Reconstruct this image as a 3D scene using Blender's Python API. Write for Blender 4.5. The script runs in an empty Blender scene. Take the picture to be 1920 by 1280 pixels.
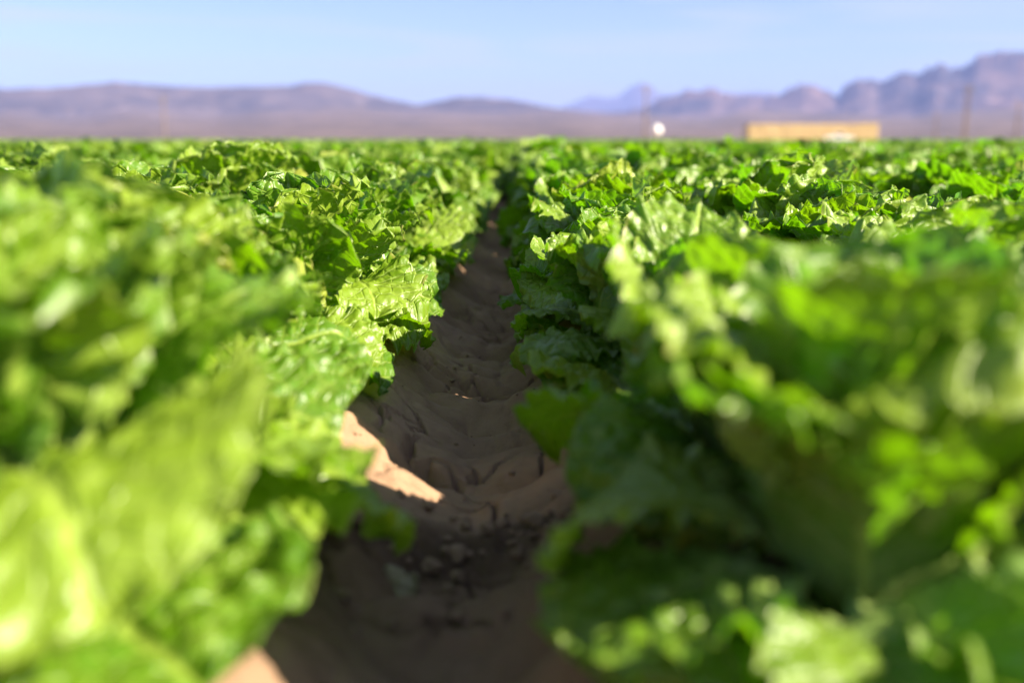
import bpy, math, random
import numpy as np
from mathutils import Euler, Vector, Matrix, noise as mn

R = math.radians
scene = bpy.context.scene
COL = scene.collection

# ------------------------------------------------------------------ camera
F = 1867.0                                  # focal length in pixels of the 1920-wide photograph
CAM = Vector((0.060, 0.0, 0.50))
PITCH, YAW = math.atan(378.0 / F), 15.0 / F
cd = bpy.data.cameras.new('camera')
cd.lens = 35.0; cd.sensor_width = 36.0
cd.clip_start = 0.02; cd.clip_end = 60000
cd.dof.use_dof = True
cd.dof.focus_distance = 1.80
cd.dof.aperture_fstop = 1.75
cam = bpy.data.objects.new('camera', cd)
cam.location = CAM
cam.rotation_euler = (R(90) - PITCH, 0, YAW)
COL.objects.link(cam); scene.camera = cam
CAM_R = cam.rotation_euler.to_matrix()

def ray(px, py):
    d = CAM_R @ Vector(((px - 960) / F, -(py - 640) / F, -1.0))
    return d.normalized()
def at_range(px, py, D):
    """point seen at px, py whose horizontal distance from the camera is D"""
    d = ray(px, py); k = D / math.hypot(d.x, d.y)
    return CAM + d * k
def on_ground(px, py, z=0.0):
    d = ray(px, py); return CAM + d * ((z - CAM.z) / d.z)
def pixel(p):
    q = CAM_R.transposed() @ (Vector(p) - CAM)
    if q.z > -1e-3: return None
    return (960 + F * q.x / -q.z, 640 - F * q.y / -q.z, -q.z)

# ------------------------------------------------------------------ helpers
def tag(o, label=None, cat=None, group=None, kind=None):
    if label: o['label'] = label
    if cat: o['category'] = cat
    if group: o['group'] = group
    if kind: o['kind'] = kind
    return o
def link(name, data, parent=None, loc=None):
    o = bpy.data.objects.new(name, data); COL.objects.link(o)
    if parent is not None: o.parent = parent
    if loc is not None: o.location = loc
    return o
def mesh_from(name, V, Fc, mat=None, uvs=None, attrs=None, smooth=True):
    me = bpy.data.meshes.new(name)
    V = np.asarray(V, dtype=np.float32); Fc = np.asarray(Fc, dtype=np.int32)
    n = Fc.shape[1]
    me.vertices.add(len(V)); me.vertices.foreach_set('co', V.ravel())
    me.loops.add(Fc.size); me.loops.foreach_set('vertex_index', Fc.ravel())
    me.polygons.add(len(Fc))
    me.polygons.foreach_set('loop_start', np.arange(0, Fc.size, n, dtype=np.int32))
    me.polygons.foreach_set('loop_total', np.full(len(Fc), n, dtype=np.int32))
    me.polygons.foreach_set('use_smooth', np.full(len(Fc), smooth, dtype=bool))
    me.update(calc_edges=True)
    for nm, uv in (uvs or {}).items():
        lay = me.uv_layers.new(name=nm)
        lay.data.foreach_set('uv', np.asarray(uv, dtype=np.float32)[Fc.ravel()].ravel())
    for nm, a in (attrs or {}).items():
        at = me.attributes.new(nm, 'FLOAT', 'POINT')
        at.data.foreach_set('value', np.asarray(a, dtype=np.float32))
    if mat: me.materials.append(mat)
    me.validate()
    return me
def grid_faces(nu, nv):
    a = np.arange(nu * nv).reshape(nu, nv)
    return np.stack([a[:-1, :-1], a[1:, :-1], a[1:, 1:], a[:-1, 1:]], -1).reshape(-1, 4)

# vectorised value noise (smooth, deterministic)
def _hash(ix, iy, seed):
    h = (ix.astype(np.int64) * 374761393 + iy.astype(np.int64) * 668265263 + seed * 1442695041) & 0x7fffffff
    h = ((h ^ (h >> 13)) * 1274126177) & 0x7fffffff
    h = (h ^ (h >> 16)) & 0xffff
    return h / 65535.0 * 2 - 1
def vn(x, y, seed=0):
    x = np.asarray(x, dtype=np.float64); y = np.asarray(y, dtype=np.float64)
    ix, iy = np.floor(x), np.floor(y); fx, fy = x - ix, y - iy
    ux = fx * fx * fx * (fx * (fx * 6 - 15) + 10); uy = fy * fy * fy * (fy * (fy * 6 - 15) + 10)
    a = _hash(ix, iy, seed); b = _hash(ix + 1, iy, seed); c = _hash(ix, iy + 1, seed); d = _hash(ix + 1, iy + 1, seed)
    return (a * (1 - ux) + b * ux) * (1 - uy) + (c * (1 - ux) + d * ux) * uy
def fbm(x, y, seed=0, octv=4, gain=.5):
    s = 0; a = 1.0
    for k in range(octv):
        s = s + a * vn(x * 2 ** k + 17.3 * k, y * 2 ** k - 9.1 * k, seed + k); a *= gain
    return s
def worley(x, y, seed=0):
    """F2-F1 cell border distance"""
    x = np.asarray(x, dtype=np.float64); y = np.asarray(y, dtype=np.float64)
    ix, iy = np.floor(x), np.floor(y)
    f1 = np.full(x.shape, 9.0); f2 = np.full(x.shape, 9.0)
    for dx in (-1, 0, 1):
        for dy in (-1, 0, 1):
            cx, cy = ix + dx, iy + dy
            px = cx + .5 + .45 * _hash(cx, cy, seed); py = cy + .5 + .45 * _hash(cx, cy, seed + 77)
            d = np.hypot(px - x, py - y)
            f2 = np.minimum(f2, np.maximum(f1, d)); f1 = np.minimum(f1, d)
    return f2 - f1
def sstep(a, b, x):
    t = np.clip((x - a) / (b - a), 0, 1); return t * t * (3 - 2 * t)

# ------------------------------------------------------------------ node helper
class NT:
    def __init__(s, mat):
        mat.use_nodes = True; s.t = mat.node_tree; s.t.nodes.clear()
    def n(s, typ, **kw):
        nd = s.t.nodes.new(typ)
        for k, v in kw.items():
            if k.startswith('i_'):
                nd.inputs[k[2:]].default_value = v
            else: setattr(nd, k, v)
        return nd
    def l(s, a, b): s.t.links.new(a, b)
    def put(s, sock, v):
        if isinstance(v, bpy.types.NodeSocket): s.l(v, sock)
        else: sock.default_value = v
    def math(s, op, a, b=0.0, c=None, clamp=False):
        nd = s.n('ShaderNodeMath', operation=op, use_clamp=clamp)
        s.put(nd.inputs[0], a); s.put(nd.inputs[1], b)
        if c is not None: s.put(nd.inputs[2], c)
        return nd.outputs[0]
    def mix(s, f, a, b, blend='MIX'):
        nd = s.n('ShaderNodeMix', data_type='RGBA', blend_type=blend)
        s.put(nd.inputs['Factor'], f); s.put(nd.inputs[6], a); s.put(nd.inputs[7], b)
        return nd.outputs[2]
    def step(s, x, a, b):      # smooth map x: a..b -> 0..1
        nd = s.n('ShaderNodeMapRange', interpolation_type='SMOOTHSTEP')
        s.put(nd.inputs[0], x); nd.inputs[1].default_value = a; nd.inputs[2].default_value = b
        return nd.outputs[0]
    def noise(s, vec, scale, detail=3, rough=.55, dist=0.0):
        nd = s.n('ShaderNodeTexNoise'); s.l(vec, nd.inputs['Vector'])
        nd.inputs['Scale'].default_value = scale; nd.inputs['Detail'].default_value = detail
        nd.inputs['Roughness'].default_value = rough; nd.inputs['Distortion'].default_value = dist
        return nd.outputs['Fac']
    def out(s, sh): s.l(sh, s.n('ShaderNodeOutputMaterial').inputs['Surface'])
def rgb(r, g, b): return (r, g, b, 1.0)

def simple_mat(name, c1, c2, scale, rough=.7, bump=.0, coord='Object', spec=.5):
    m = bpy.data.materials.new(name); t = NT(m)
    tc = t.n('ShaderNodeTexCoord')
    f = t.noise(tc.outputs[coord], scale, 4)
    p = t.n('ShaderNodeBsdfPrincipled')
    t.l(t.mix(t.step(f, .3, .7), rgb(*c1), rgb(*c2)), p.inputs['Base Color'])
    p.inputs['Roughness'].default_value = rough
    p.inputs['Specular IOR Level'].default_value = spec
    if bump:
        b = t.n('ShaderNodeBump'); b.inputs['Strength'].default_value = .6; b.inputs['Distance'].default_value = bump
        t.l(f, b.inputs['Height']); t.l(b.outputs[0], p.inputs['Normal'])
    t.out(p.outputs[0]); return m

# ------------------------------------------------------------------ lettuce leaf material
def leaf_material(name='lettuce_leaf', gain=1.0):
    m = bpy.data.materials.new(name); t = NT(m)
    ub = t.n('ShaderNodeUVMap', uv_map='blade'); uvn = t.n('ShaderNodeUVMap', uv_map='vein')
    sb = t.n('ShaderNodeSeparateXYZ'); t.l(ub.outputs[0], sb.inputs[0])
    sv = t.n('ShaderNodeSeparateXYZ'); t.l(uvn.outputs[0], sv.inputs[0])
    x, y, q, rho = sb.outputs[0], sb.outputs[1], sv.outputs[0], sv.outputs[1]
    oi = t.n('ShaderNodeObjectInfo'); at = t.n('ShaderNodeAttribute', attribute_name='leaf_random')
    rnd = t.math('FRACT', t.math('ADD', t.math('MULTIPLY', oi.outputs['Random'], 7.31), at.outputs['Fac']))
    off = t.n('ShaderNodeCombineXYZ'); t.l(rnd, off.inputs[2])
    va = t.n('ShaderNodeVectorMath', operation='ADD'); t.l(ub.outputs[0], va.inputs[0]); t.l(off.outputs[0], va.inputs[1])
    bl = va.outputs[0]
    nz = t.noise(bl, 26, 2); nz2 = t.noise(bl, 9, 3); nz3 = t.noise(bl, 160, 3)
    # side veins: q counts them, wobbling
    qq = t.math('ADD', q, t.math('MULTIPLY', t.math('SUBTRACT', nz, .5), .55))
    fr = t.math('ABSOLUTE', t.math('SUBTRACT', t.math('FRACT', qq), .5))
    side = t.math('SUBTRACT', 1.0, t.step(fr, .015, .065))
    side = t.math('MULTIPLY', side, t.math('SUBTRACT', 1.0, t.step(rho, .75, 1.0)))
    ax = t.math('ABSOLUTE', x)
    midw = t.math('SUBTRACT', ax, t.math('MULTIPLY', t.math('SUBTRACT', .23, y), .045))
    mid = t.math('SUBTRACT', 1.0, t.step(midw, -.002, .0025))
    vo = t.n('ShaderNodeTexVoronoi', feature='DISTANCE_TO_EDGE'); vo.inputs['Scale'].default_value = 46
    t.l(bl, vo.inputs['Vector'])
    net = t.math('SUBTRACT', 1.0, t.step(vo.outputs['Distance'], .012, .075))
    vein = t.math('MAXIMUM', mid, t.math('MAXIMUM', t.math('MULTIPLY', side, .85), t.math('MULTIPLY', net, .42)))
    # colours
    g1 = t.mix(t.step(nz2, .3, .7), rgb(.075 * gain, .180 * gain, .003 * gain), rgb(.150 * gain, .255 * gain, .006 * gain))
    g2 = t.mix(t.step(rnd, .0, 1.0), g1, rgb(.200 * gain, .300 * gain, .018 * gain))
    g2 = t.mix(t.math('MULTIPLY', t.step(rnd, 1.0, .0), .35), g2, rgb(.022, .115, .006))
    dust = t.math('MULTIPLY', t.step(nz3, .52, .8), .16)
    g3 = t.mix(dust, g2, rgb(.33, .36, .14))
    g3 = t.mix(t.math('MULTIPLY', vein, .62), g3, rgb(.33, .44, .07))
    base = t.math('SUBTRACT', 1.0, t.step(y, .0, .11))
    g3 = t.mix(t.math('MULTIPLY', base, .6), g3, rgb(.42, .52, .20))
    old = t.math('MULTIPLY', t.step(rnd, .95, .985), t.step(t.math('ADD', t.math('MULTIPLY', rho, .6), nz2), .55, 1.05))
    g3 = t.mix(t.math('MULTIPLY', old, .5), g3, rgb(.36, .33, .05))
    nz4 = t.noise(bl, 14, 2)
    burn = t.math('MULTIPLY', t.step(rho, .93, 1.0), t.step(nz4, .60, .68))
    g3 = t.mix(t.math('MULTIPLY', burn, .75), g3, rgb(.22, .14, .05))
    edge = t.step(rho, .965, 1.0)
    g3 = t.mix(t.math('MULTIPLY', edge, .5), g3, rgb(.33, .40, .09))
    p = t.n('ShaderNodeBsdfPrincipled')
    t.l(g3, p.inputs['Base Color'])
    t.l(t.math('ADD', .31, t.math('MULTIPLY', nz3, .18)), p.inputs['Roughness'])
    p.inputs['Specular IOR Level'].default_value = .62
    h = t.math('ADD', t.math('MULTIPLY', vein, -.9), t.math('MULTIPLY', nz3, .35))
    h = t.math('ADD', h, t.math('MULTIPLY', t.noise(bl, 55, 2), .9))
    b = t.n('ShaderNodeBump'); b.inputs['Strength'].default_value = .75; b.inputs['Distance'].default_value = .004
    t.l(h, b.inputs['Height']); t.l(b.outputs[0], p.inputs['Normal'])
    tr = t.n('ShaderNodeBsdfTranslucent')
    tc = t.mix(t.math('MULTIPLY', vein, .5), rgb(.15, .45, .001), rgb(.28, .46, .015))
    tc = t.mix(t.math('MULTIPLY', rnd, .6), tc, rgb(.32, .52, .004))
    t.l(tc, tr.inputs['Color']); t.l(b.outputs[0], tr.inputs['Normal'])
    ms = t.n('ShaderNodeMixShader'); ms.inputs[0].default_value = .37
    t.l(p.outputs[0], ms.inputs[1]); t.l(tr.outputs[0], ms.inputs[2])
    t.out(ms.outputs[0]); return m
LEAF = leaf_material(gain=.95)

# ------------------------------------------------------------------ lettuce leaf shape
def leaf_arrays(seed, L, W, th0, k1, k2, cup, ruf, nruf, crk, nu, nv, frill=1.0, twist=0.0, fold=0.0):
    """blade in the x (outward) - z (up) plane; s along the midrib, t across"""
    rg = np.random.RandomState(seed)
    s = np.linspace(0, 1, nu)[:, None] * np.ones((1, nv)); t = np.linspace(-1, 1, nv)[None, :] * np.ones((nu, 1))
    sm = .60
    wb = .17 + .83 * np.sin(np.clip(s / sm, 0, 1) * math.pi / 2) ** 1.35
    wt = np.sqrt(np.clip(1 - ((s - sm) / (1 - sm)) ** 2, 0, 1))
    w = W * .5 * np.where(s < sm, wb, wt)
    # rows bow towards the tip, so the outline is round
    ang = np.arctan2(t * w, (s - .45) * L + 1e-6)
    rho = np.maximum(np.abs(t) ** 1.0, sstep(.80, 1.0, s))
    rho = np.maximum(np.abs(t), np.clip((s - .72) / .28, 0, 1) ** 1.5)
    ph = rg.rand(6) * 6.28
    lob = 1 + .010 * np.sin(ang * 5 + ph[0]) + .007 * np.sin(ang * 11 + ph[1]) + .014 * vn(ang * 6, ang * 0 + seed, seed)
    serr = 1 + frill * .016 * vn(ang * 22 + seed, ang * 0 + 3.3, seed + 5)
    sc = 1 + (lob * serr - 1) * sstep(.35, 1.0, rho)
    x = t * w * sc
    y = s * L * (1 + (sc - 1) * sstep(.6, 1, s))
    # midrib curve
    th = th0 - k1 * s - k2 * s ** 2
    ds = L / (nu - 1)
    mx = np.cumsum(np.cos(th) * ds, axis=0) - np.cos(th) * ds; mz = np.cumsum(np.sin(th) * ds, axis=0) - np.sin(th) * ds
    T = np.stack([np.cos(th), 0 * th, np.sin(th)], -1)
    N = np.stack([-np.sin(th), 0 * th, np.cos(th)], -1)
    # stretch past the nominal row by the outline change
    dy = y - s * L
    # cross-section: an arc of curvature cup (towards the plant's middle)
    c = cup * (0.6 + .6 * s)
    ca = np.where(np.abs(c) < 1e-3, 1e-3, c)
    bx = np.sin(ca * x) / ca; bz = (1 - np.cos(ca * x)) / ca
    # veins and blisters
    q = s * 8.0 - np.abs(x) / (W * .5) * 2.2 + .35 * np.sign(x)
    blis = np.abs(np.sin(math.pi * (q + .5 + .25 * vn(x * 30, y * 30, seed + 2)))) ** .8
    wl_ = np.clip(worley(x * 42 + seed, y * 42, seed + 1) * 1.6, 0, 1)
    z = crk * (.0042 * blis * sstep(0, .05, np.abs(x) / W) * sstep(.0, .25, s))
    z = z + crk * .0038 * wl_ * sstep(.05, .3, s)
    z = z + crk * .0042 * fbm(x * 40 + seed, y * 40, seed + 3, 3, .6) * sstep(.05, .3, s)
    z = z + crk * .0050 * vn(x * 18, y * 18 + seed, seed + 8) * sstep(.1, .4, s)
    z = z - .004 * np.exp(-(x / .006) ** 2) * (1 - s)
    # ruffled margin
    e = sstep(.45, 1.0, rho) ** 1.3
    rf = np.sin(ang * nruf + ph[2] + 1.5 * vn(ang * 2, ang * 0, seed + 4)) + .6 * np.sin(ang * nruf * 2.3 + ph[3]) \
         + .8 * vn(ang * nruf * .9, rho * 2, seed + 6) + .55 * frill * vn(ang * nruf * 2.6, rho * 4, seed + 7)
    z = z + ruf * e * rf
    # big lazy waves of the whole blade, margin curling back here and there
    z = z + .007 * vn(x * 9 + 3, y * 9 + seed, seed + 11) * sstep(.1, .6, s)
    lat = ruf * .30 * e * (vn(ang * nruf * 1.3 + 9, rho * 2, seed + 12))
    bz = bz + z
    B = np.array([0, 1.0, 0])
    P = np.stack([mx, 0 * mx, mz], -1) + T * (dy + lat)[..., None] + N * bz[..., None] + B * (bx + lat * .6)[..., None]
    if twist:
        a = twist * s
        yy = P[..., 1] * np.cos(a) - 0 * a; P[..., 2] = P[..., 2] + P[..., 1] * np.sin(a); P[..., 1] = yy
    if fold:      # margin on one side flops down
        k = sstep(.25, 1, t * np.sign(fold)) * abs(fold) * sstep(.2, .7, s)
        P = P - N * (k * W * .35)[..., None]
    V = P.reshape(-1, 3)
    blade = np.stack([x, y], -1).reshape(-1, 2); vein = np.stack([q, rho], -1).reshape(-1, 2)
    return V, grid_faces(nu, nv), blade, vein

KINDS = {  # L, W, th0, k1, k2, cup, ruf, nruf, crk
    'outer': [(.195, .190, R(26), R(30), R(38), 1.2, .0060, 12, 1.0), (.205, .180, R(36), R(30), R(60), 1.8, .0070, 15, 1.1),
              (.185, .200, R(18), R(10), R(40), -.8, .0075, 13, 1.2), (.200, .180, R(42), R(30), R(85), 2.2, .0065, 16, 1.0)],
    'mid': [(.205, .200, R(62), R(6), R(34), 4.4, .0060, 13, 1.0), (.200, .185, R(70), R(8), R(50), 4.8, .0075, 16, 1.15),
            (.190, .200, R(56), R(-12), R(40), 5.4, .0055, 12, .9), (.210, .195, R(66), R(2), R(74), 3.4, .0070, 15, 1.1),
            (.200, .190, R(74), R(14), R(44), 3.6, .0080, 17, 1.2)],
    'inner': [(.190, .190, R(76), R(-25), R(50), 6.2, .0055, 12, 1.0), (.185, .180, R(80), R(-18), R(30), 7.0, .0060, 14, 1.1),
              (.195, .185, R(74), R(-30), R(76), 5.4, .0065, 13, 1.0), (.180, .175, R(82), R(-40), R(32), 7.6, .0065, 15, 1.2)],
}
HI = {}; LO = {}
for kind, rows in KINDS.items():
    HI[kind] = []; LO[kind] = []
    for i, a0_ in enumerate(rows):
        for rep in range(2):
            a = a0_; sd = 11 + 31 * i + 7 * rep + {'outer': 0, 'mid': 400, 'inner': 800}[kind]
            rg = random.Random(sd)
            a = list(a); a[0] *= 1.0; a[1] *= 1.05; calm = rg.choice((.6, .85, 1.1)); a[6] *= .62 + .3 * calm; a[8] *= calm
            kw = dict(frill=rg.uniform(.5, 1.3) * calm, twist=rg.uniform(-.5, .5), fold=rg.choice([0, 0, .5, -.5, .8, -.8]) if kind != 'inner' else 0)
            V, Fc, b, v = leaf_arrays(sd, *a, 62, 70, **kw)
            me = mesh_from('leaf', V, Fc, LEAF, {'blade': b, 'vein': v}, {'leaf_random': np.full(len(V), rg.random())})
            HI[kind].append(me)
            LO[kind].append(leaf_arrays(sd, *a, 38, 44, **kw))
# heart: a tight ball of overlapping leaves
def heart_arrays(seed, nu=30, nv=40):
    s = np.linspace(0.02, 1, nu)[:, None] * np.ones((1, nv)); a = np.linspace(0, 2 * math.pi, nv)[None, :] * np.ones((nu, 1))
    r = .072 * np.sin(s * math.pi * .94 + .12) ** .7
    swirl = a * 3 + s * 5 + seed
    r = r * (1 + .10 * ((swirl / 6.283) % 1.0) + .05 * vn(np.cos(a) * 3 + 9, np.sin(a) * 3 + s * 6, seed))
    z = .015 + .215 * s ** .9 + .006 * vn(a * 3, s * 8, seed)
    V = np.stack([r * np.cos(a), r * np.sin(a), z], -1).reshape(-1, 3)
    bl = np.stack([np.sin(a) * .1, s * .24], -1).reshape(-1, 2); ve = np.stack([s * 6 - np.abs(np.sin(a)), s * .6], -1).reshape(-1, 2)
    return V, grid_faces(nu, nv), bl, ve
HEART_A = [heart_arrays(k) for k in range(3)]
HEART = [mesh_from('heart', *h[:2], LEAF, {'blade': h[2], 'vein': h[3]}, {'leaf_random': np.full(len(h[0]), .8)}) for h in HEART_A]

def compose(rg):
    """leaves of one plant: (kind, variant, matrix)"""
    out = []
    a0 = rg.random() * 6.28
    for kind, n, r0, z0, sc in (('outer', 6, .035, .015, (.90, 1.12)), ('outer', 6, .045, .055, (.88, 1.08)), ('mid', 11, .036, .075, (.78, 1.10)), ('inner', 8, .026, .085, (.82, 1.08))):
        a0 += rg.random() * 2
        for k in range(n):
            az = a0 + k * 2 * math.pi / n + rg.uniform(-.28, .28)
            s = rg.uniform(*sc)
            M = Matrix.Rotation(az, 4, 'Z') @ Matrix.Translation((r0, 0, z0 + rg.uniform(-.01, .012))) \
                @ Matrix.Rotation(rg.gauss(0, .13), 4, 'Y') @ Matrix.Rotation(rg.gauss(0, .16), 4, 'X') @ Matrix.Diagonal((s, s * rg.uniform(.92, 1.1), s, 1))
            out.append((kind, rg.randrange(len(HI[kind])), M))
    return out

def merged_plant(seed):
    rg = random.Random(seed); Vs, Fs, Bs, Ws, As, n = [], [], [], [], [], 0
    parts = [(LO[k][i], M) for k, i, M in compose(rg)] + [(HEART_A[seed % 3], Matrix.Identity(4))]
    for (V, Fc, b, v), M in parts:
        m = np.array(M); Vs.append(V @ m[:3, :3].T + m[:3, 3]); Fs.append(Fc + n); Bs.append(b); Ws.append(v)
        As.append(np.full(len(V), rg.random())); n += len(V)
    return mesh_from('lettuce_plant', np.vstack(Vs), np.vstack(Fs), LEAF, {'blade': np.vstack(Bs), 'vein': np.vstack(Ws)}, {'leaf_random': np.concatenate(As)})
PROTO = [merged_plant(900 + k) for k in range(8)]

# ------------------------------------------------------------------ field layout
BED = 1.02; ROW_IN = .315; ROW_OUT = BED - ROW_IN        # furrow centres at k * BED, two plant rows per bed
BED_Z = .115
def bed_height(x):
    u = np.abs((x + BED / 2) % BED - BED / 2)
    return BED_Z * sstep(.02, .235, u) + .012 * sstep(.0, .05, u)

rng = random.Random(5)
PLANTS = []                                               # (x, y, z, rot, scale, side, row, seed)
FAR_Y = 95.0
for side in (-1, 1):
    k = 0
    for bed in range(0, 75):
        for off in (ROW_IN, ROW_OUT):
            k += 1
            x0 = side * (bed * BED + off) + (-.008 if side > 0 else -.030)
            y = .30 + rng.random() * .25
            while y < FAR_Y:
                y += .275 + rng.uniform(-.03, .03)
                if abs(x0 - CAM.x) > (y + .6) * .58 + .9: 
                    continue
                x = x0 + rng.gauss(0, .018)
                s = rng.gauss(1.09, .11); s = min(max(s, .84), 1.42)
                if y < 1.15: s = rng.uniform(1.02, 1.14) if side > 0 else rng.uniform(1.24, 1.36)
                if k == 1 and y > 2.4: x -= side * .038 * min(1, (y - 2.4) / 2.5)
                if side < 0 and k == 1 and y < 1.05: x += .05
                if side < 0 and k == 1 and 1.05 < y < 1.75: s = min(s, 1.10)
                if side > 0 and k == 1 and y < 1.35: x -= .035
                PLANTS.append([x, y, rng.random() * 6.28, s, side, k, rng.randrange(10 ** 6), rng.gauss(0, .05), rng.gauss(0, .05)])

def seen(p):
    q = pixel((p[0], p[1], BED_Z + .24))
    if q is None: return 0
    r = .20 * F / q[2]
    if q[0] < -r * .55 or q[0] > 1920 + r * .55 or q[1] - r > 1280 + r * .2: return 0
    return r
order = sorted([i for i, p in enumerate(PLANTS) if seen(p) > 0], key=lambda i: -seen(PLANTS[i]))
N_IND, N_PARTS = 300, 80
IND = set(order[:N_IND]); PARTED = set(order[:N_PARTS])
ORD = ['first', 'second', 'third', 'fourth', 'fifth', 'sixth', 'seventh', 'eighth', 'ninth', 'tenth', 'eleventh', 'twelfth', 'thirteenth',
       'fourteenth', 'fifteenth', 'sixteenth', 'seventeenth', 'eighteenth', 'nineteenth', 'twentieth']
def ordinal(n):
    if n <= 20: return ORD[n - 1]
    tens = {2: 'twenty', 3: 'thirty', 4: 'forty', 5: 'fifty'}[n // 10]
    return tens + '-' + ORD[n % 10 - 1] if n % 10 else {3: 'thirtieth', 4: 'fortieth', 5: 'fiftieth'}[n // 10]
def row_phrase(side, k):
    sd = 'left' if side < 0 else 'right'
    return 'the row edging the furrow on its %s' % sd if k == 1 else 'the %s row %s of the furrow' % (ordinal(k), sd)
LABELS = {}
for side in (-1, 1):
    for k in range(1, 60):
        ids = sorted([i for i in IND if PLANTS[i][4] == side and PLANTS[i][5] == k], key=lambda i: PLANTS[i][1])
        for n, i in enumerate(ids):
            s = PLANTS[i][3]
            look = 'tall' if s > 1.08 else 'low' if s < .92 else 'leafy'
            LABELS[i] = '%s green lettuce, %s from the camera in %s' % (look, ordinal(n + 1), row_phrase(side, k))

SUN_EL, SUN_AZ = R(33), R(110)            # azimuth clockwise from the view direction (+Y), towards the right
SUN_DIR = Vector((math.sin(SUN_AZ) * math.cos(SUN_EL), math.cos(SUN_AZ) * math.cos(SUN_EL), math.sin(SUN_EL)))
GAP_A, GAP_B, GAP_W = np.array((-.165, 1.31)), np.array((-.075, 1.20)), .050   # where a missing leaf or two lets the sun reach the furrow
HI_CO = {}
def leaf_points(me, M):
    if me.name not in HI_CO:
        c = np.empty(len(me.vertices) * 3, dtype=np.float32); me.vertices.foreach_get('co', c); HI_CO[me.name] = c.reshape(-1, 3)
    m = np.array(M); return HI_CO[me.name] @ m[:3, :3].T + m[:3, 3]
def shades_gap(me, M):
    P = leaf_points(me, M)
    k = (P[:, 2] - .05) / SUN_DIR.z
    g = np.stack([P[:, 0] - SUN_DIR.x * k, P[:, 1] - SUN_DIR.y * k], -1) - GAP_A
    ax = GAP_B - GAP_A; L = np.hypot(*ax); ax = ax / L
    u = g @ ax; v = np.abs(g[:, 0] * ax[1] - g[:, 1] * ax[0])
    return ((u > 0) & (u < L) & (v < GAP_W) & (P[:, 2] > .06)).mean() > .02
far_pts = []
proto_users = {}
for i, p in enumerate(PLANTS):
    x, y, rz, s, side, k, seed, tx, ty = p
    z = float(bed_height(np.array(x))) - .004
    if i not in IND:
        far_pts.append((x, y, z, rz, s)); continue
    if i in PARTED:
        e = bpy.data.objects.new('lettuce_plant', None); COL.objects.link(e)
        e.empty_display_size = .05
        rg = random.Random(seed + (1 if side > 0 and y < 1.5 else 0))
        PM = Matrix.LocRotScale(Vector((x, y, z)), Euler((tx, ty, rz)), Vector((s, s, s)))
        plan = compose(rg)
        if k == 1 and y < 2.3:          # plants along the furrow stand back far enough to leave it open
            ex = np.concatenate([leaf_points(HI[kind][v], PM @ M)[:, 0] for kind, v, M in plan])
            dx = min(0, (-.180 if .9 < y < 1.7 else -.11 if y < .9 else -.105) - np.percentile(ex, 98.5)) if side < 0 else max(-.08 if y > 1.1 else 0, (.115 if y < .8 else .075) - np.percentile(ex, 1.5))
            x += dx; PM = Matrix.Translation((dx, 0, 0)) @ PM
        for kind, v, M in plan:
            if side > 0 and k < 4 and shades_gap(HI[kind][v], PM @ M): continue
            o = bpy.data.objects.new('leaf', HI[kind][v]); COL.objects.link(o)
            o.parent = e; o.matrix_basis = M
        o = bpy.data.objects.new('heart', HEART[seed % 3]); COL.objects.link(o); o.parent = e
    else:
        e = bpy.data.objects.new('lettuce_plant', PROTO[seed % len(PROTO)]); COL.objects.link(e)
        proto_users.setdefault(seed % len(PROTO), e)
    e.location = (x, y, z); e.rotation_euler = (tx, ty, rz); e.scale = (s, s, s)
    tag(e, LABELS[i], 'lettuce', 'lettuces growing in rows along the beds', 'thing')

# the rest of the field: one object of points carrying lettuces
fp = np.array(far_pts, dtype=np.float32)
me = bpy.data.meshes.new('distant_lettuces')
me.vertices.add(len(fp)); me.vertices.foreach_set('co', fp[:, :3].ravel())
a = me.attributes.new('rot', 'FLOAT', 'POINT'); a.data.foreach_set('value', fp[:, 3].copy())
a = me.attributes.new('sc', 'FLOAT', 'POINT'); a.data.foreach_set('value', fp[:, 4].copy())
a = me.attributes.new('pick', 'INT', 'POINT'); a.data.foreach_set('value', np.random.RandomState(3).randint(0, len(proto_users), len(fp)).astype(np.int32))
fo = link('distant_lettuces', me)
ng = bpy.data.node_groups.new('lettuce_rows', 'GeometryNodeTree')
ng.interface.new_socket('Geometry', in_out='INPUT', socket_type='NodeSocketGeometry'); ng.interface.new_socket('Geometry', in_out='OUTPUT', socket_type='NodeSocketGeometry')
gi = ng.nodes.new('NodeGroupInput'); go = ng.nodes.new('NodeGroupOutput')
jo = ng.nodes.new('GeometryNodeJoinGeometry')
def named(nm, typ):
    nd = ng.nodes.new('GeometryNodeInputNamedAttribute'); nd.data_type = typ; nd.inputs['Name'].default_value = nm; return nd.outputs[0]
comb = ng.nodes.new('ShaderNodeCombineXYZ'); ng.links.new(named('rot', 'FLOAT'), comb.inputs[2])
sca = named('sc', 'FLOAT'); pick = named('pick', 'INT')
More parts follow.
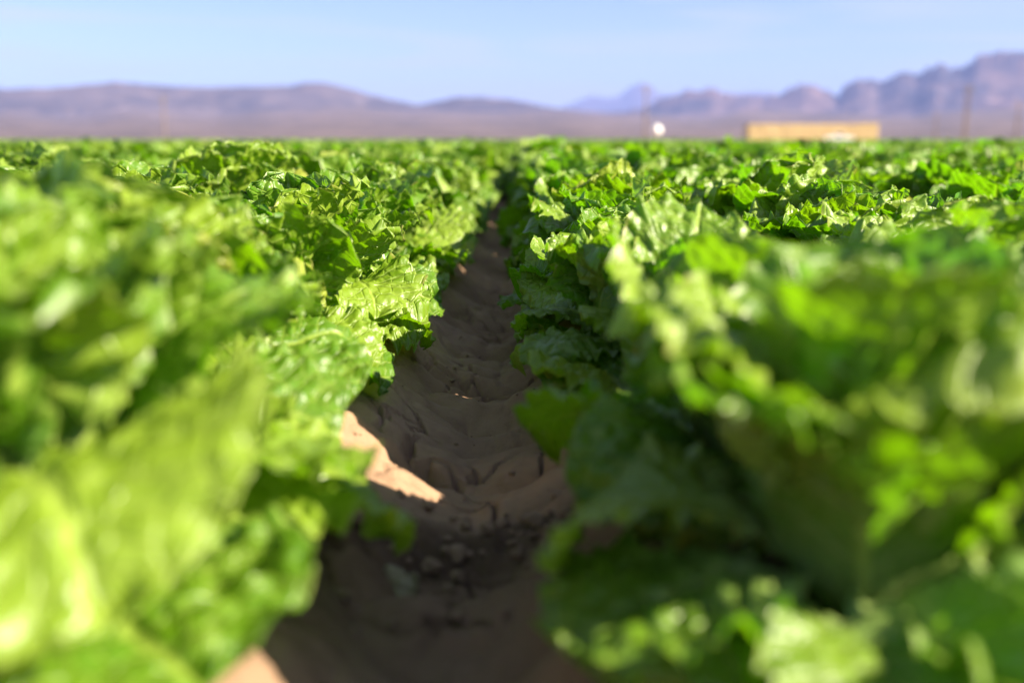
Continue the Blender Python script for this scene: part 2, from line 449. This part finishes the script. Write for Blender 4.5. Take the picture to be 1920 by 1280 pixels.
for j, (pk, ob) in enumerate(sorted(proto_users.items())):
    oi = ng.nodes.new('GeometryNodeObjectInfo'); oi.inputs['Object'].default_value = ob; oi.inputs['As Instance'].default_value = True
    oi.transform_space = 'ORIGINAL'
    io = ng.nodes.new('GeometryNodeInstanceOnPoints'); cmp_ = ng.nodes.new('FunctionNodeCompare'); cmp_.data_type = 'INT'; cmp_.operation = 'EQUAL'
    ng.links.new(pick, [s for s in cmp_.inputs if s.name == 'A' and s.type == 'INT'][0]); [s for s in cmp_.inputs if s.name == 'B' and s.type == 'INT'][0].default_value = j
    ng.links.new(gi.outputs[0], io.inputs['Points']); ng.links.new(cmp_.outputs[0], io.inputs['Selection'])
    ng.links.new(oi.outputs['Geometry'], io.inputs['Instance']); ng.links.new(comb.outputs[0], io.inputs['Rotation']); ng.links.new(sca, io.inputs['Scale'])
    ng.links.new(io.outputs[0], jo.inputs[0])
ng.links.new(jo.outputs[0], go.inputs[0])
md = fo.modifiers.new('lettuce_rows', 'NODES'); md.node_group = ng
tag(fo, 'green mass of distant lettuces filling the field up to the horizon', 'lettuces', 'lettuces growing in rows along the beds', 'stuff')

# ------------------------------------------------------------------ ground
def soil_material():
    m = bpy.data.materials.new('sandy_soil'); t = NT(m)
    tc = t.n('ShaderNodeTexCoord'); v = tc.outputs['Object']
    n1 = t.noise(v, 2.3, 4); n2 = t.noise(v, 38, 5, .65); n3 = t.noise(v, 420, 3)
    c = t.mix(t.step(n1, .3, .7), rgb(.27, .165, .105), rgb(.36, .235, .155))
    c = t.mix(t.math('MULTIPLY', t.step(n2, .45, .75), .45), c, rgb(.18, .112, .075))
    at = t.n('ShaderNodeAttribute', attribute_name='dark_soil')
    c = t.mix(at.outputs['Fac'], c, rgb(.075, .044, .028))
    p = t.n('ShaderNodeBsdfPrincipled'); t.l(c, p.inputs['Base Color']); p.inputs['Roughness'].default_value = .92
    p.inputs['Specular IOR Level'].default_value = .2
    b = t.n('ShaderNodeBump'); b.inputs['Strength'].default_value = .9; b.inputs['Distance'].default_value = .005
    t.l(t.math('ADD', t.math('MULTIPLY', n3, .5), n2), b.inputs['Height']); t.l(b.outputs[0], p.inputs['Normal'])
    t.out(p.outputs[0]); return m
SOIL = soil_material()
def steps(a, b, d0, g):
    out = [a]; d = d0
    while out[-1] < b: out.append(out[-1] + d); d *= g
    return out
xs = list(np.arange(-.30, .3001, .004))
side_x = list(np.arange(.34, 8.2, .06)) + steps(8.4, 14000, .5, 1.25)
xs = np.array([-v for v in reversed(side_x)] + xs + side_x)
ys = np.array(list(-np.array(steps(0.6, 3000, .6, 1.8))[::-1]) + [-.2, .2] + list(np.arange(.4, 3.4, .005)) + list(np.array(steps(3.41, 12, .008, 1.012))) + steps(12.4, 16000, .4, 1.12))
X, Y = np.meshgrid(xs, ys, indexing='ij')
field = (1 - sstep(7.6, 8.6, np.abs(X)))
Z = bed_height(X) * field + BED_Z * .6 * (1 - field) * (1 - sstep(110, 140, np.hypot(X, Y)))
near = (1 - sstep(.30, .5, np.abs(X))) * (1 - sstep(8, 12, Y))
wx = X + .03 * vn(X * 4, Y * 4, 3)
Z += near * (.011 * vn(wx * 6, Y * 12, 21) + .007 * vn(wx * 12, Y * 21, 22) + .0035 * fbm(X * 34, Y * 34, 23, 3))
lump = np.abs(vn(wx * 6 + 4, Y * 9.5 + .8 * vn(X * 3, Y * 3, 27), 24)) + .45 * np.abs(vn(wx * 13 + 1, Y * 19, 25))
Z += near * .044 * (np.clip(lump, 0, 1) ** .8 - .35) * sstep(.32, .1, np.abs(X))
# crumbly strip where the crust is broken
cru = np.exp(-((Y - 1.085 - .12 * X - .03 * vn(X * 10, Y * 3, 9)) / .055) ** 2) + .7 * sstep(.35, .7, vn(X * 5 + 2, Y * 3 + 5, 31)) * (1 - sstep(1.0, 1.12, Y))
cru = np.clip(cru, 0, 1) * near
Z += cru * (.010 * fbm(X * 45, Y * 45, 41, 3, .6) + .004 * np.abs(vn(X * 140, Y * 140, 43)))
# drying cracks
jx = X + .025 * vn(X * 18, Y * 18, 51) + .008 * vn(X * 60, Y * 60, 52); jy = Y + .025 * vn(X * 18 + 5, Y * 18, 53)
wl = worley(jx * 10, jy * 8.0, 61)
msk = sstep(-.15, .2, vn(X * 7, Y * 6, 62)) * near * (1 - cru)
crack = (1 - sstep(.02, .055, wl)) * msk
Z -= .030 * crack
dark_soil = np.clip(cru * .75 + (1 - sstep(.95, 1.2, Y)) * .35 * near, 0, 1)  # soil colour darker on the broken strip and towards the near end
me = mesh_from('ground', np.stack([X, Y, Z], -1).reshape(-1, 3), grid_faces(len(xs), len(ys))[:, ::-1], SOIL, None, {'dark_soil': dark_soil.ravel()})
tag(link('ground', me), 'sandy furrow soil between planted beds, rippled and cracked', 'ground', None, 'structure')

# ------------------------------------------------------------------ mountains
def rock_material(name, c1, c2, c3, sc):
    m = bpy.data.materials.new(name); t = NT(m)
    v = t.n('ShaderNodeTexCoord').outputs['Object']
    n1 = t.noise(v, sc, 5, .6); n2 = t.noise(v, sc * 5, 4, .6)
    c = t.mix(t.step(n1, .35, .65), rgb(*c1), rgb(*c2)); c = t.mix(t.math('MULTIPLY', t.step(n2, .45, .7), .6), c, rgb(*c3))
    p = t.n('ShaderNodeBsdfPrincipled'); t.l(c, p.inputs['Base Color']); p.inputs['Roughness'].default_value = .95
    p.inputs['Specular IOR Level'].default_value = .1
    t.out(p.outputs[0]); return m
def mountain(name, label, prof, D, depth, mat, seed, rough, nx=420, ny=70, jag=2.0):
    px = np.array([p[0] for p in prof], float); py = np.array([p[1] for p in prof], float)
    cols = np.linspace(px[0], px[-1], nx); hy = np.interp(cols, px, py); jg = jag * np.abs(vn(cols / 14, cols * 0 + seed, 5)) + .5 * jag * vn(cols / 6, cols * 0 + seed, 6)
    V = np.zeros((nx, ny, 3))
    for i, (cx, cy) in enumerate(zip(cols, hy)):
        d = ray(cx, cy); hd = math.hypot(d.x, d.y); el = d.z / hd; ux, uy = d.x / hd, d.y / hd
        H = CAM.z + el * D
        r = np.linspace(-1, 1, ny)
        rr = D + r * depth
        wx_, wy_ = ux * rr, uy * rr
        ridge = np.array([mn.ridged_multi_fractal(Vector((wx_[j] / (depth * .55), wy_[j] / (depth * .55), seed)), 1.0, 2.1, 5, 1.0, 2.0) for j in range(ny)])
        ridge = ridge / 2.2
        sh = np.clip(1 - np.abs(r) ** 1.15, 0, 1)
        H = H + jg[i] / F * D * np.exp(-(r / .07) ** 2)
        z = H * (sh * (1 - rough * (1 - np.clip(ridge, 0, 1.2)) * np.clip(np.abs(r) * 2.2, .0, 1)))
        V[i, :, 0] = wx_ ; V[i, :, 1] = wy_; V[i, :, 2] = np.maximum(z, 0) - 3 * (np.abs(r) > .98)
    me = mesh_from(name, V.reshape(-1, 3), grid_faces(nx, ny), mat, smooth=False)
    tag(link(name, me), label, 'mountains', None, 'structure')
ROCK_L = rock_material('desert_rock', (.085, .066, .070), (.026, .024, .032), (.150, .108, .102), .0016)
ROCK_R = rock_material('dark_rock', (.110, .070, .064), (.024, .024, .034), (.19, .115, .095), .0013)
FAN = rock_material('desert_gravel', (.125, .090, .086), (.055, .045, .050), (.23, .165, .150), .0035)
mountain('left_mountains', 'low rounded brown mountain range filling the left horizon',
         [(-700, 190), (-300, 175), (-80, 168), (0, 166), (90, 164), (170, 157), (215, 153), (300, 160), (400, 163), (480, 161), (540, 160), (575, 154), (605, 153), (640, 161), (690, 175), (745, 189), (785, 197), (815, 190), (850, 183), (890, 181), (940, 184), (990, 191), (1040, 202), (1100, 209), (1250, 216), (1350, 235)],
         7000, 1900, ROCK_L, 3.3, .9)
mountain('far_mountains', 'pale blue distant peak in the gap between the ranges',
         [(900, 235), (1000, 212), (1060, 200), (1095, 184), (1110, 180), (1140, 184), (1165, 178), (1185, 162), (1205, 154), (1222, 163), (1235, 176), (1260, 180), (1300, 178), (1380, 176), (1420, 172), (1460, 180), (1560, 200)],
         20500, 1800, ROCK_L, 8.1, .4)
mountain('right_mountains', 'jagged dark mountain range rising to the right',
         [(1040, 225), (1140, 214), (1200, 205), (1240, 190), (1275, 176), (1310, 171), (1335, 167), (1360, 176), (1395, 181), (1430, 186), (1460, 176), (1490, 165), (1510, 161), (1540, 170), (1570, 180), (1590, 162), (1610, 150), (1630, 148), (1650, 156), (1675, 145), (1695, 139), (1720, 140), (1745, 127), (1762, 122), (1785, 132), (1810, 124), (1835, 105), (1865, 97), (1905, 95), (1960, 90), (2050, 102), (2200, 90), (2400, 100), (2700, 130), (3000, 180)],
         9000, 2400, ROCK_R, 5.7, 1.0, 640, 80, 7.0)
# alluvial fan climbing to the foot of the ranges
nx, ny = 200, 60
cols = np.linspace(-900, 3000, nx); V = np.zeros((nx, ny, 3))
for i, cx in enumerate(cols):
    top = at_range(cx, 210 + 12 * float(vn(np.array(cx / 130.0), np.array(.5), 93)), 6200); ux, uy = (top.x - CAM.x) / 6200, (top.y - CAM.y) / 6200
    f = np.linspace(0, 1, ny); D = 1500 + f * 4700
    zz = top.z * f ** 1.25
    V[i, :, 0] = ux * D; V[i, :, 1] = uy * D
    V[i, :, 2] = zz + 5 * f * fbm(ux * D / 300, uy * D / 300, 91, 4) - .5
me = mesh_from('desert_slope', V.reshape(-1, 3), grid_faces(nx, ny)[:, ::-1], FAN)
tag(link('desert_slope', me), 'pinkish gravel slope climbing to the foot of the mountains', 'desert', None, 'structure')

# ------------------------------------------------------------------ far things: hay stack, tank, poles
def boxes(bs):
    V, Fc = [], []
    for (x0, y0, z0, x1, y1, z1) in bs:
        n = len(V); V += [(x0, y0, z0), (x1, y0, z0), (x1, y1, z0), (x0, y1, z0), (x0, y0, z1), (x1, y0, z1), (x1, y1, z1), (x0, y1, z1)]
        Fc += [[n + a for a in q] for q in ((3, 2, 1, 0), (4, 5, 6, 7), (0, 1, 5, 4), (1, 2, 6, 5), (2, 3, 7, 6), (3, 0, 4, 7))]
    return V, Fc
def tube(p0, p1, r0, r1, n=12, cap=True):
    p0, p1 = Vector(p0), Vector(p1); ax = (p1 - p0).normalized(); u = ax.orthogonal().normalized(); v = ax.cross(u)
    V, Fc = [], []
    for p, r in ((p0, r0), (p1, r1)):
        for k in range(n):
            a = 2 * math.pi * k / n; V.append(tuple(p + (u * math.cos(a) + v * math.sin(a)) * r))
    for k in range(n): Fc.append([k, (k + 1) % n, n + (k + 1) % n, n + k])
    return V, Fc
def joinm(name, lst, mat, smooth=False):
    V, Fc = [], []
    for v, f in lst:
        n = len(V); V += list(v); Fc += [[n + a for a in q] for q in f]
    return mesh_from(name, V, Fc, mat, smooth=smooth)
STRAW = simple_mat('straw', (.42, .31, .145), (.53, .41, .21), 1.7, .9, .05)
rb = random.Random(9)
DH = 330.0
pl = at_range(1397, 262, DH); pr = at_range(1645, 262, DH); top = at_range(1520, 233, DH)
wid = (pr - pl).length; hgt = top.z
hs = link('hay_stack', None, None, ((pl.x + pr.x) / 2, (pl.y + pr.y) / 2, 0))
hs.rotation_euler = (0, 0, math.atan2(pr.y - pl.y, pr.x - pl.x) + R(14))
nb = 18; bw = wid / nb; tiers = 4; bh = hgt / tiers
for name, r0, r1, dz in (('bale_block', 0, 16, 0.0), ('end_block', 16, 18, .25)):
    bs = []
    for c in range(r0, r1):
        for ti in range(tiers):
            for rw in range(3):
                g = .04; jx_ = rb.uniform(-.08, .08); jy_ = rb.uniform(-.10, .10)
                bs.append((-wid / 2 + c * bw + g + jx_, rw * 2.4 - 3.6 + g + jy_, ti * (bh + dz / tiers) + .01, -wid / 2 + (c + 1) * bw - g + jx_, rw * 2.4 - 1.2 - g + jy_, (ti + 1) * (bh + dz / tiers) - .02 + rb.uniform(-.03, .03)))
    link(name, joinm(name, [boxes(bs)], STRAW), hs)
tag(hs, 'long low straw-coloured stack of bales beyond the field, right of centre', 'hay stack')

WHITE = simple_mat('white_paint', (.80, .80, .78), (.86, .86, .85), 2.0, .25, 0, 'Object')
GREY = simple_mat('grey_metal', (.35, .35, .36), (.42, .42, .43), 3.0, .5)
def tank(px, py, D, r):
    p = at_range(px, py, D)
    t = link('water_tank', None, None, (p.x, p.y, 0)); z0 = p.z - r
    prof = [(.0, z0 + r * 2.0), (r * .35, z0 + r * 1.95), (r * .72, z0 + r * 1.72), (r * .95, z0 + r * 1.35), (r, z0 + r), (r * .95, z0 + r * .65), (r * .72, z0 + r * .28), (r * .35, z0 + r * .05), (.0, z0)]
    n = 28; V = [(q[0] * math.cos(2 * math.pi * k / n), q[0] * math.sin(2 * math.pi * k / n), q[1]) for q in prof for k in range(n)]
    Fc = [[i * n + k, i * n + (k + 1) % n, (i + 1) * n + (k + 1) % n, (i + 1) * n + k] for i in range(len(prof) - 1) for k in range(n)]
    link('shell', mesh_from('shell', V, [f[::-1] for f in Fc], WHITE), t)
    link('hatch', joinm('hatch', [tube((0, 0, z0 + 2 * r - .02), (0, 0, z0 + 2 * r + .12), .25, .25)], GREY), t)
    for k in range(4):
        a = math.pi / 4 + k * math.pi / 2; c, s_ = r * .7 * math.cos(a), r * .7 * math.sin(a)
        link('leg', joinm('leg', [tube((c, s_, 0), (c, s_, z0 + r * .4), .07, .07)], GREY), t)
    tag(t, 'small round white tank on legs standing at the far edge of the field', 'tank')
tank(1232, 244, 210.0, .95)

WOOD = simple_mat('weathered_pole', (.13, .095, .075), (.19, .145, .12), 4.0, .9)
CER = simple_mat('insulator', (.30, .28, .27), (.36, .34, .33), 4.0, .3)
def pole(px, top_py, D, r, arms, label, twin=0.0):
    p = at_range(px, top_py, D); b = link('utility_pole', None, None, (p.x, p.y, 0)); h = p.z
    b.rotation_euler = (0, 0, R(12))
    offs = (-twin / 2, twin / 2) if twin else (0,)
    for ox in offs:
        link('pole', joinm('pole', [tube((ox, 0, -.3), (ox, 0, h), r * 1.25, r * .85, 14), tube((ox, 0, h), (ox, 0, h + .12), r * .85, r * .2, 14)], WOOD, True), b)
    for az in arms:
        z = h - az; w = twin / 2 + 1.5
        link('crossarm', joinm('crossarm', [boxes([(-w, -r - .14, z - .07, w, -r + .01, z + .07)])], WOOD), b)
        for k in (-1, -.35, .35, 1):
            link('insulator', joinm('insulator', [tube((k * w * .93, -r - .06, z + .07), (k * w * .93, -r - .06, z + .30), .06, .035, 8)], CER), b)
    tag(b, label, 'utility pole', 'utility poles beyond the field')
pole(1212, 160, 260, .25, (.5, 1.4), 'slim dark utility pole beside the white tank')
pole(1817, 160, 300, .19, (.6, 1.6), 'dark double utility pole before the mountains at far right', .8)
pole(1757, 212, 420, .26, (.5,), 'faint short utility pole between the bale stack and the double pole')
pole(1912, 190, 330, .24, (.5, 1.4), 'faint utility pole at the right edge of the photo')
pole(305, 180, 330, .24, (.5, 1.4), 'lone faint utility pole before the left mountains')

# a white pickup half hidden by the crop in front of the bales
PAINT_G = simple_mat('dark_glass', (.02, .025, .03), (.03, .035, .04), 2.0, .08); RUBBER = simple_mat('rubber', (.02, .02, .02), (.035, .035, .035), 6.0, .85)
def prism(prof, y0, y1):
    n = len(prof); V = [(a, y0, c) for a, c in prof] + [(a, y1, c) for a, c in prof]
    tri = [[k, (k + 1) % n, n + (k + 1) % n, n + k] for k in range(n)]
    cap = [[0, k, k + 1, k + 1] for k in range(1, n - 1)] + [[n, n + k + 1, n + k, n + k] for k in range(1, n - 1)]
    return V, tri, cap
def prism_mesh(name, items, mat):
    bm_v, bm_f = [], []
    for prof, y0, y1 in items:
        V, q, c = prism(prof, y0, y1); n = len(bm_v); bm_v += V
        bm_f += [[n + a for a in f] for f in q] + [[n + a for a in dict.fromkeys(f)] for f in c]
    me = bpy.data.meshes.new(name); me.from_pydata(bm_v, [], bm_f); me.materials.append(mat); me.update(); return me
pp = at_range(1573, 262, 205.0)
pk = link('pickup_truck', None, None, (pp.x, pp.y, .02)); pk.rotation_euler = (0, 0, R(-6))
link('body', prism_mesh('body', [([(-2.6, .45), (2.55, .45), (2.6, .75), (2.5, 1.0), (1.2, 1.08), (-2.6, 1.08)], -.93, .93)], WHITE), pk)
link('cab', prism_mesh('cab', [([(-.75, 1.08), (1.2, 1.08), (.65, 1.62), (.45, 1.72), (-.55, 1.72), (-.7, 1.62)], -.82, .82)], WHITE), pk)
link('window', prism_mesh('window', [([(-.60, 1.14), (.95, 1.14), (.55, 1.60), (-.58, 1.60)], -.835, -.822)], PAINT_G), pk)
for wx_ in (-1.7, 1.6):
    for wy_ in (-.90, .72):
        link('wheel', joinm('wheel', [tube((wx_, wy_, .38), (wx_, wy_ + .2, .38), .38, .38, 20), tube((wx_, wy_ - .02, .38), (wx_, wy_ + .22, .38), .22, .22, 16)], RUBBER), pk)
tag(pk, 'white vehicle mostly hidden by the crop in front of the bale stack', 'pickup truck')

# ------------------------------------------------------------------ litter in the furrow
def dry_leaf(px, py, name, label, size, rz, mat, seed, rx=0.0, lift=.008):
    V, Fc, b, v = leaf_arrays(seed, size, size * .62, R(8), R(-50), R(80), -18 if seed % 2 else 16, size * .07, 7, .9, 26, 26, 1.5, .8)
    p = on_ground(px, py, .012)
    o = link(name, mesh_from(name, V, Fc, mat), None, (p.x, p.y, p.z + lift)); o.rotation_euler = (rx, 0, rz)
    md = o.modifiers.new('thickness', 'SOLIDIFY'); md.thickness = .0012
    tag(o, label, 'dead leaf')
DRY1 = simple_mat('withered_leaf', (.42, .36, .25), (.24, .19, .11), 40, .7, .002)
DRY2 = simple_mat('brown_leaf', (.30, .17, .07), (.17, .09, .04), 40, .75, .002)
dry_leaf(650, 1120, 'withered_leaf', 'withered pale curled leaf lying on the dark soil of the furrow', .085, R(-12), DRY1, 71, R(25))
dry_leaf(748, 755, 'withered_leaf', 'dry brown leaf at the foot of the left-hand lettuces', .075, R(60), DRY2, 74, R(60))

CLOD = simple_mat('soil_clod', (.17, .105, .066), (.27, .17, .11), 60, .95, .004)
rc = random.Random(21); lst = []
for k in range(210):
    x = rc.uniform(-.26, .24); y = 1.085 + .12 * x + rc.gauss(0, .05)
    if rc.random() < .25: y = rc.uniform(.85, 1.12)
    r = rc.choice([.004, .005, .007, .009, .013]) * rc.uniform(.7, 1.2)
    i = int(np.argmin(np.abs(xs - x))); j = int(np.argmin(np.abs(ys - y))); z = Z[i, j] + r * .35
    n1, n2 = 6, 8; V = []
    for a in range(n1):
        for b in range(n2):
            th, ph = math.pi * a / (n1 - 1), 2 * math.pi * b / n2
            d = Vector((math.sin(th) * math.cos(ph), math.sin(th) * math.sin(ph), math.cos(th) * .75))
            V.append(tuple(Vector((x, y, z)) + d * r * (1 + .45 * mn.noise(d * 1.6 + Vector((k, 0, 0))))))
    lst.append((V, [[a * n2 + b, (a + 1) * n2 + b, (a + 1) * n2 + (b + 1) % n2, a * n2 + (b + 1) % n2] for a in range(n1 - 1) for b in range(n2)]))
for k in range(150):
    x = rc.gauss(0, .11); y = rc.uniform(.9, 3.2)
    if abs(x) > .28: continue
    r = rc.choice([.0016, .002, .0025, .003, .004]) * rc.uniform(.8, 1.4)
    i = int(np.argmin(np.abs(xs - x))); j = int(np.argmin(np.abs(ys - y))); z = Z[i, j] + r * .3
    V = []
    for a in range(5):
        for b in range(6):
            th, ph = math.pi * a / 4, 2 * math.pi * b / 6
            d = Vector((math.sin(th) * math.cos(ph), math.sin(th) * math.sin(ph), math.cos(th) * .7))
            V.append(tuple(Vector((x, y, z)) + d * r * (1 + .4 * mn.noise(d * 1.6 + Vector((k, 7, 0))))))
    lst.append((V, [[a * 6 + b, (a + 1) * 6 + b, (a + 1) * 6 + (b + 1) % 6, a * 6 + (b + 1) % 6] for a in range(4) for b in range(6)]))
tag(link('soil_clods', joinm('soil_clods', lst, CLOD)), 'dark crumbled clods scattered across the furrow', 'soil clods', None, 'stuff')

# ------------------------------------------------------------------ haze
hb = bpy.data.materials.new('haze'); t = NT(hb)
pv = t.n('ShaderNodeVolumePrincipled'); pv.inputs['Color'].default_value = rgb(.33, .42, .95); pv.inputs['Density'].default_value = 6.0e-5
t.l(pv.outputs[0], t.n('ShaderNodeOutputMaterial').inputs['Volume'])
HZ = 1200.0
me = joinm('haze', [boxes([(-21000, -4600, -30, 21000, 23500, HZ)])], hb)
tag(link('haze', me), 'thin bluish air over the field and mountains', 'haze', None, 'stuff')

# ------------------------------------------------------------------ light and sky
# sun: from the view direction (+Y), towards the right
w = bpy.data.worlds.new('World'); scene.world = w; w.use_nodes = True
t = w.node_tree; t.nodes.clear()
sk = t.nodes.new('ShaderNodeTexSky'); sk.sky_type = 'NISHITA'; sk.sun_disc = False
sk.sun_elevation = SUN_EL; sk.sun_rotation = SUN_AZ; sk.air_density = .68; sk.dust_density = .6; sk.ozone_density = 1.5
bg = t.nodes.new('ShaderNodeBackground'); bg.inputs['Strength'].default_value = .05
wo = t.nodes.new('ShaderNodeOutputWorld')
# thin cirrus
geo = t.nodes.new('ShaderNodeTexCoord'); mp = t.nodes.new('ShaderNodeMapping'); mp.inputs['Scale'].default_value = (2.0, 2.0, 22.0); mp.inputs['Rotation'].default_value = (R(3), R(-5), 0)
cn = t.nodes.new('ShaderNodeTexNoise'); cn.inputs['Scale'].default_value = 1.6; cn.inputs['Detail'].default_value = 5; cn.inputs['Distortion'].default_value = .6
mr = t.nodes.new('ShaderNodeMapRange'); mr.inputs[1].default_value = .46; mr.inputs[2].default_value = .66; mr.inputs[4].default_value = .55
mx = t.nodes.new('ShaderNodeMix'); mx.data_type = 'RGBA'; mx.inputs[7].default_value = rgb(4.3, 4.5, 4.8)
t.links.new(geo.outputs['Generated'], mp.inputs[0]); t.links.new(mp.outputs[0], cn.inputs['Vector']); t.links.new(cn.outputs['Fac'], mr.inputs[0])
t.links.new(mr.outputs[0], mx.inputs['Factor']); t.links.new(sk.outputs[0], mx.inputs[6]); t.links.new(mx.outputs[2], bg.inputs[0]); t.links.new(bg.outputs[0], wo.inputs[0])
sd = bpy.data.lights.new('sun', 'SUN'); sd.energy = 5.0; sd.angle = R(.53); sd.color = (1.0, .885, .68)
so = link('sun', sd, None, (20, 20, 30))
dirv = Vector((math.sin(SUN_AZ) * math.cos(SUN_EL), math.cos(SUN_AZ) * math.cos(SUN_EL), math.sin(SUN_EL)))
so.rotation_euler = dirv.to_track_quat('Z', 'Y').to_euler()

vs = scene.view_settings; vs.view_transform = 'Standard'; vs.look = 'None'; vs.exposure = 2.0; vs.gamma = 1.0
scene.cycles.use_denoising = True
scene.cycles.max_bounces = 8; scene.cycles.transmission_bounces = 4; scene.cycles.diffuse_bounces = 3; scene.cycles.glossy_bounces = 2
scene.cycles.volume_bounces = 0
scene.cycles.sample_clamp_indirect = 4.0
